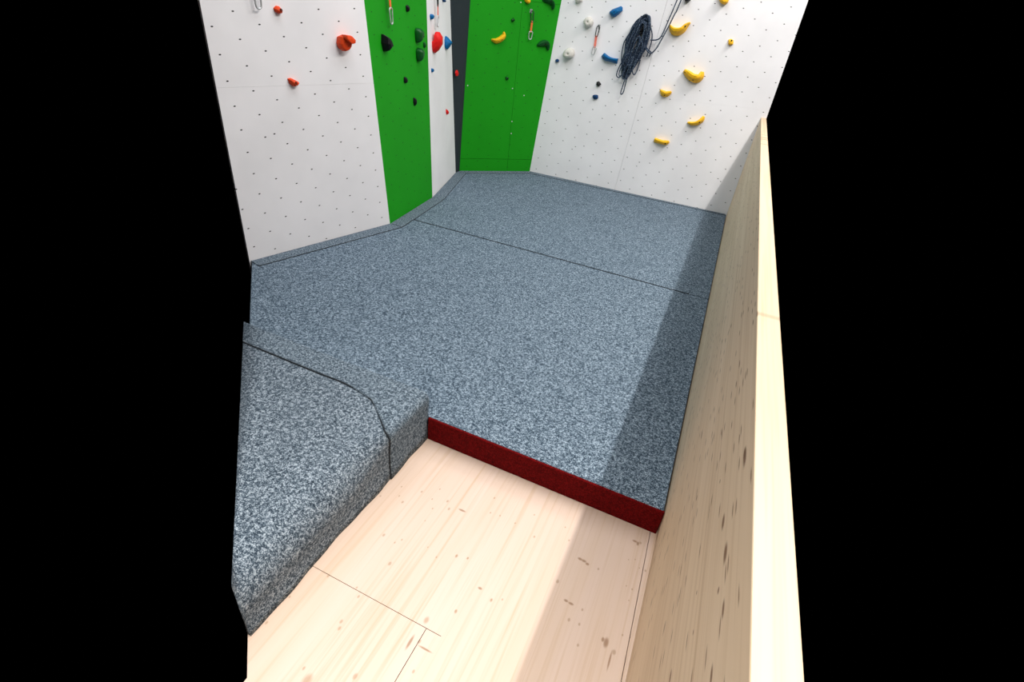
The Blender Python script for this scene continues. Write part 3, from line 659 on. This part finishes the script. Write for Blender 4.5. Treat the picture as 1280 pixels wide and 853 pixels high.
# ------------------------------------------------------------------ rope
rm = Mat('navy climbing rope', .75, .2)
wv = rm.n('TexWave', {'Vector': rm.co(), 'Scale': 55., 'Distortion': 6., 'Detail': 2.}).outputs[0]
nz = rm.noise(rm.co(), 140, 2)
c = rm.mix(rm.rng(wv, .35, .7), (.006, .014, .032), (.022, .044, .090))
c = rm.mix(rm.rng(nz, .55, .64), c, (.20, .25, .32)); rm.color(c); rm.bump(nz, .4, .002)
RO = Vector((1.043, 1.646))
loops = []
rnd = random.Random(11)
def uvn(u, v, h): return (u - RO.x, v - RO.y, h)
NL = 24
for i in range(NL):
    f = ((i * 7) % NL) / (NL - 1.)                  # how wide this loop hangs
    ax = Vector((.20 + rnd.uniform(-.035, .035), .98, 0)).normalized(); sx = Vector((ax.y, -ax.x, 0))
    bot = rnd.uniform(.20, .31); top = rnd.uniform(.235, .275) if f > .35 else rnd.uniform(.20, .25)
    wl, wr = .030 + .085 * f, .040 + .068 * f       # left and right bulge
    low = rnd.uniform(.25, .95)
    cu, cv = 1.026 + rnd.uniform(-.010, .010), 1.505 + rnd.uniform(-.010, .010)
    P = []
    for k in range(16):
        a = 2 * math.pi * k / 16
        su, sv_ = math.sin(a), math.cos(a)
        L_ = top if sv_ > 0 else bot
        ww = (wr if su > 0 else wl) * (1. if sv_ > 0 else low + (1 - low) * (1 + sv_)) * (1 + rnd.uniform(-.13, .13))
        q_ = ax * (sv_ * L_) + sx * (su * ww)
        P.append(uvn(cu + q_.x, cv + q_.y, .022 + .085 * (((i * 5) % NL) / NL) * (.6 + .4 * sv_) + rnd.uniform(-.008, .008)))
    loops.append((P, True))
for i in range(8):
    u0 = .955 + .017 * i + rnd.uniform(-.01, .01); hw = rnd.uniform(.012, .03); v1 = rnd.uniform(1.54, 1.61); v0 = rnd.uniform(1.24, 1.34)
    h = rnd.uniform(.03, .095); sl = .20
    pts_ = [(0, v1), (hw, v1 - .05), (hw * 1.1, (v1 + v0) / 2), (hw * .8, v0 + .04), (0, v0), (-hw * .8, v0 + .05), (-hw, (v1 + v0) / 2), (-hw * .9, v1 - .06)]
    loops.append(([uvn(u0 + a_ + sl * (b_ - 1.47) + rnd.uniform(-.006, .006), b_, h + rnd.uniform(-.008, .008)) for a_, b_ in pts_], True))
for P in ([(.955, 1.42), (.905, 1.30), (.888, 1.215), (.915, 1.190), (.945, 1.225), (.985, 1.33), (1.0, 1.45)],
          [(.975, 1.42), (.925, 1.30), (.912, 1.225), (.93, 1.205), (.955, 1.24), (.99, 1.34), (1.02, 1.45)],
          [(1.02, 1.40), (.965, 1.27), (.955, 1.20), (.985, 1.185), (1.02, 1.215), (1.045, 1.30), (1.05, 1.42)],
          [(1.05, 1.38), (1.04, 1.28), (1.07, 1.235), (1.09, 1.28), (1.10, 1.38)],
          [(1.01, 1.33), (.99, 1.18), (.972, 1.06), (.980, 1.035), (.998, 1.06), (1.005, 1.18), (1.03, 1.33)],
          [(1.055, 1.712), (1.10, 1.66), (1.115, 1.55), (1.09, 1.44), (1.045, 1.33), (1.0, 1.305), (.955, 1.345), (.93, 1.43), (.945, 1.51)],
          [(1.11, 1.53), (1.15, 1.485), (1.175, 1.47), (1.195, 1.455), (1.18, 1.42)],
          [(1.12, 1.70), (1.165, 1.62), (1.175, 1.54), (1.165, 1.45), (1.158, 1.415)]):
    h = .085 if len(P) > 6 else .06
    loops.append(([uvn(u, v, h - .03 * k / len(P)) for k, (u, v) in enumerate(P)], False))
parts = [tube(catmull(P, 56 if cl else 34, cl), .0062, 7, cl) for P, cl in loops]
v_, f_ = join(parts)
rope = mesh_obj('climbing_rope', v_, f_, rm.m, smooth=True, matrix=frame('back', RO.x, RO.y))
tag(rope, 'coiled dark navy climbing rope hanging on the white back wall', 'rope')
for P in ([(1.165, 1.565), (1.225, 1.572), (1.262, 1.60), (1.285, 1.68), (1.305, 1.77), (1.325, 1.86), (1.40, 2.25), (1.42, 2.58)],
          [(1.12, 1.50), (1.165, 1.462), (1.205, 1.452), (1.245, 1.50), (1.272, 1.57), (1.31, 1.68), (1.345, 1.80), (1.365, 1.87), (1.43, 2.25), (1.45, 2.58)]):
    v_, f_ = tube(catmull([uvn(u, v, .072) for u, v in P], 60), .0062, 7)
    mesh_obj('hanging_strand', v_, f_, rm.m, rope, smooth=True)

# ------------------------------------------------------------------ strip lamp and added fill lights
def area(name, loc, sx, sy, power, col, rot=(0, 0, 0)):
    l = bpy.data.lights.new(name, 'AREA'); l.shape = 'RECTANGLE'; l.size = sx; l.size_y = sy; l.energy = power; l.color = col
    o = bpy.data.objects.new(name, l); o.location = loc; o.rotation_euler = rot; C.objects.link(o); return o
area('ceiling_strip_lamp', (.86, 2.2, 4.0), .05, 2.6, KEY * .54, (1., .95, .89))
area('added_panel_light', (.86, 4.85, 4.0), .55, 1.5, KEY * .31, (1., .95, .90))  # unseen wide panel, added to soften the shadow at the far end
front_fill = area('added_front_fill', (-.40, -.45, 2.95), .6, .6, FRONT, (1., .96, .90), (R(8), 0, 0)); front_fill.data.spread = R(85)  # unseen fill, added to brighten the near floor and parapet
area('added_panel_light', (-1.7, 3.3, 4.2), 2.4, 3.6, FILL, (.95, .97, 1.))  # large unseen fill, added to lift the left walls and shaded areas
w = bpy.data.worlds.new('hall'); bpy.context.scene.world = w; w.use_nodes = True
w.node_tree.nodes['Background'].inputs[0].default_value = (0, 0, 0, 1)
w.node_tree.nodes['Background'].inputs[1].default_value = 0

# ------------------------------------------------------------------ camera
cd = bpy.data.cameras.new('camera'); cam = bpy.data.objects.new('camera', cd); C.objects.link(cam)
cd.sensor_width = 36; cd.lens = CAM_F / 1280 * 36; cd.clip_start = .02
r_, d_, f_ = (Vector(x) for x in CAM_R)
cam.matrix_world = Matrix(((r_.x, -d_.x, -f_.x, 0), (r_.y, -d_.y, -f_.y, 0), (r_.z, -d_.z, -f_.z, CAM_H), (0, 0, 0, 1)))
sc = bpy.context.scene; sc.camera = cam
vs = sc.view_settings
sc.display_settings.display_device = 'sRGB'
vs.view_transform = 'Standard'; vs.look = 'None'; vs.gamma = 1; vs.exposure = EXPOSURE; vs.use_curve_mapping = False
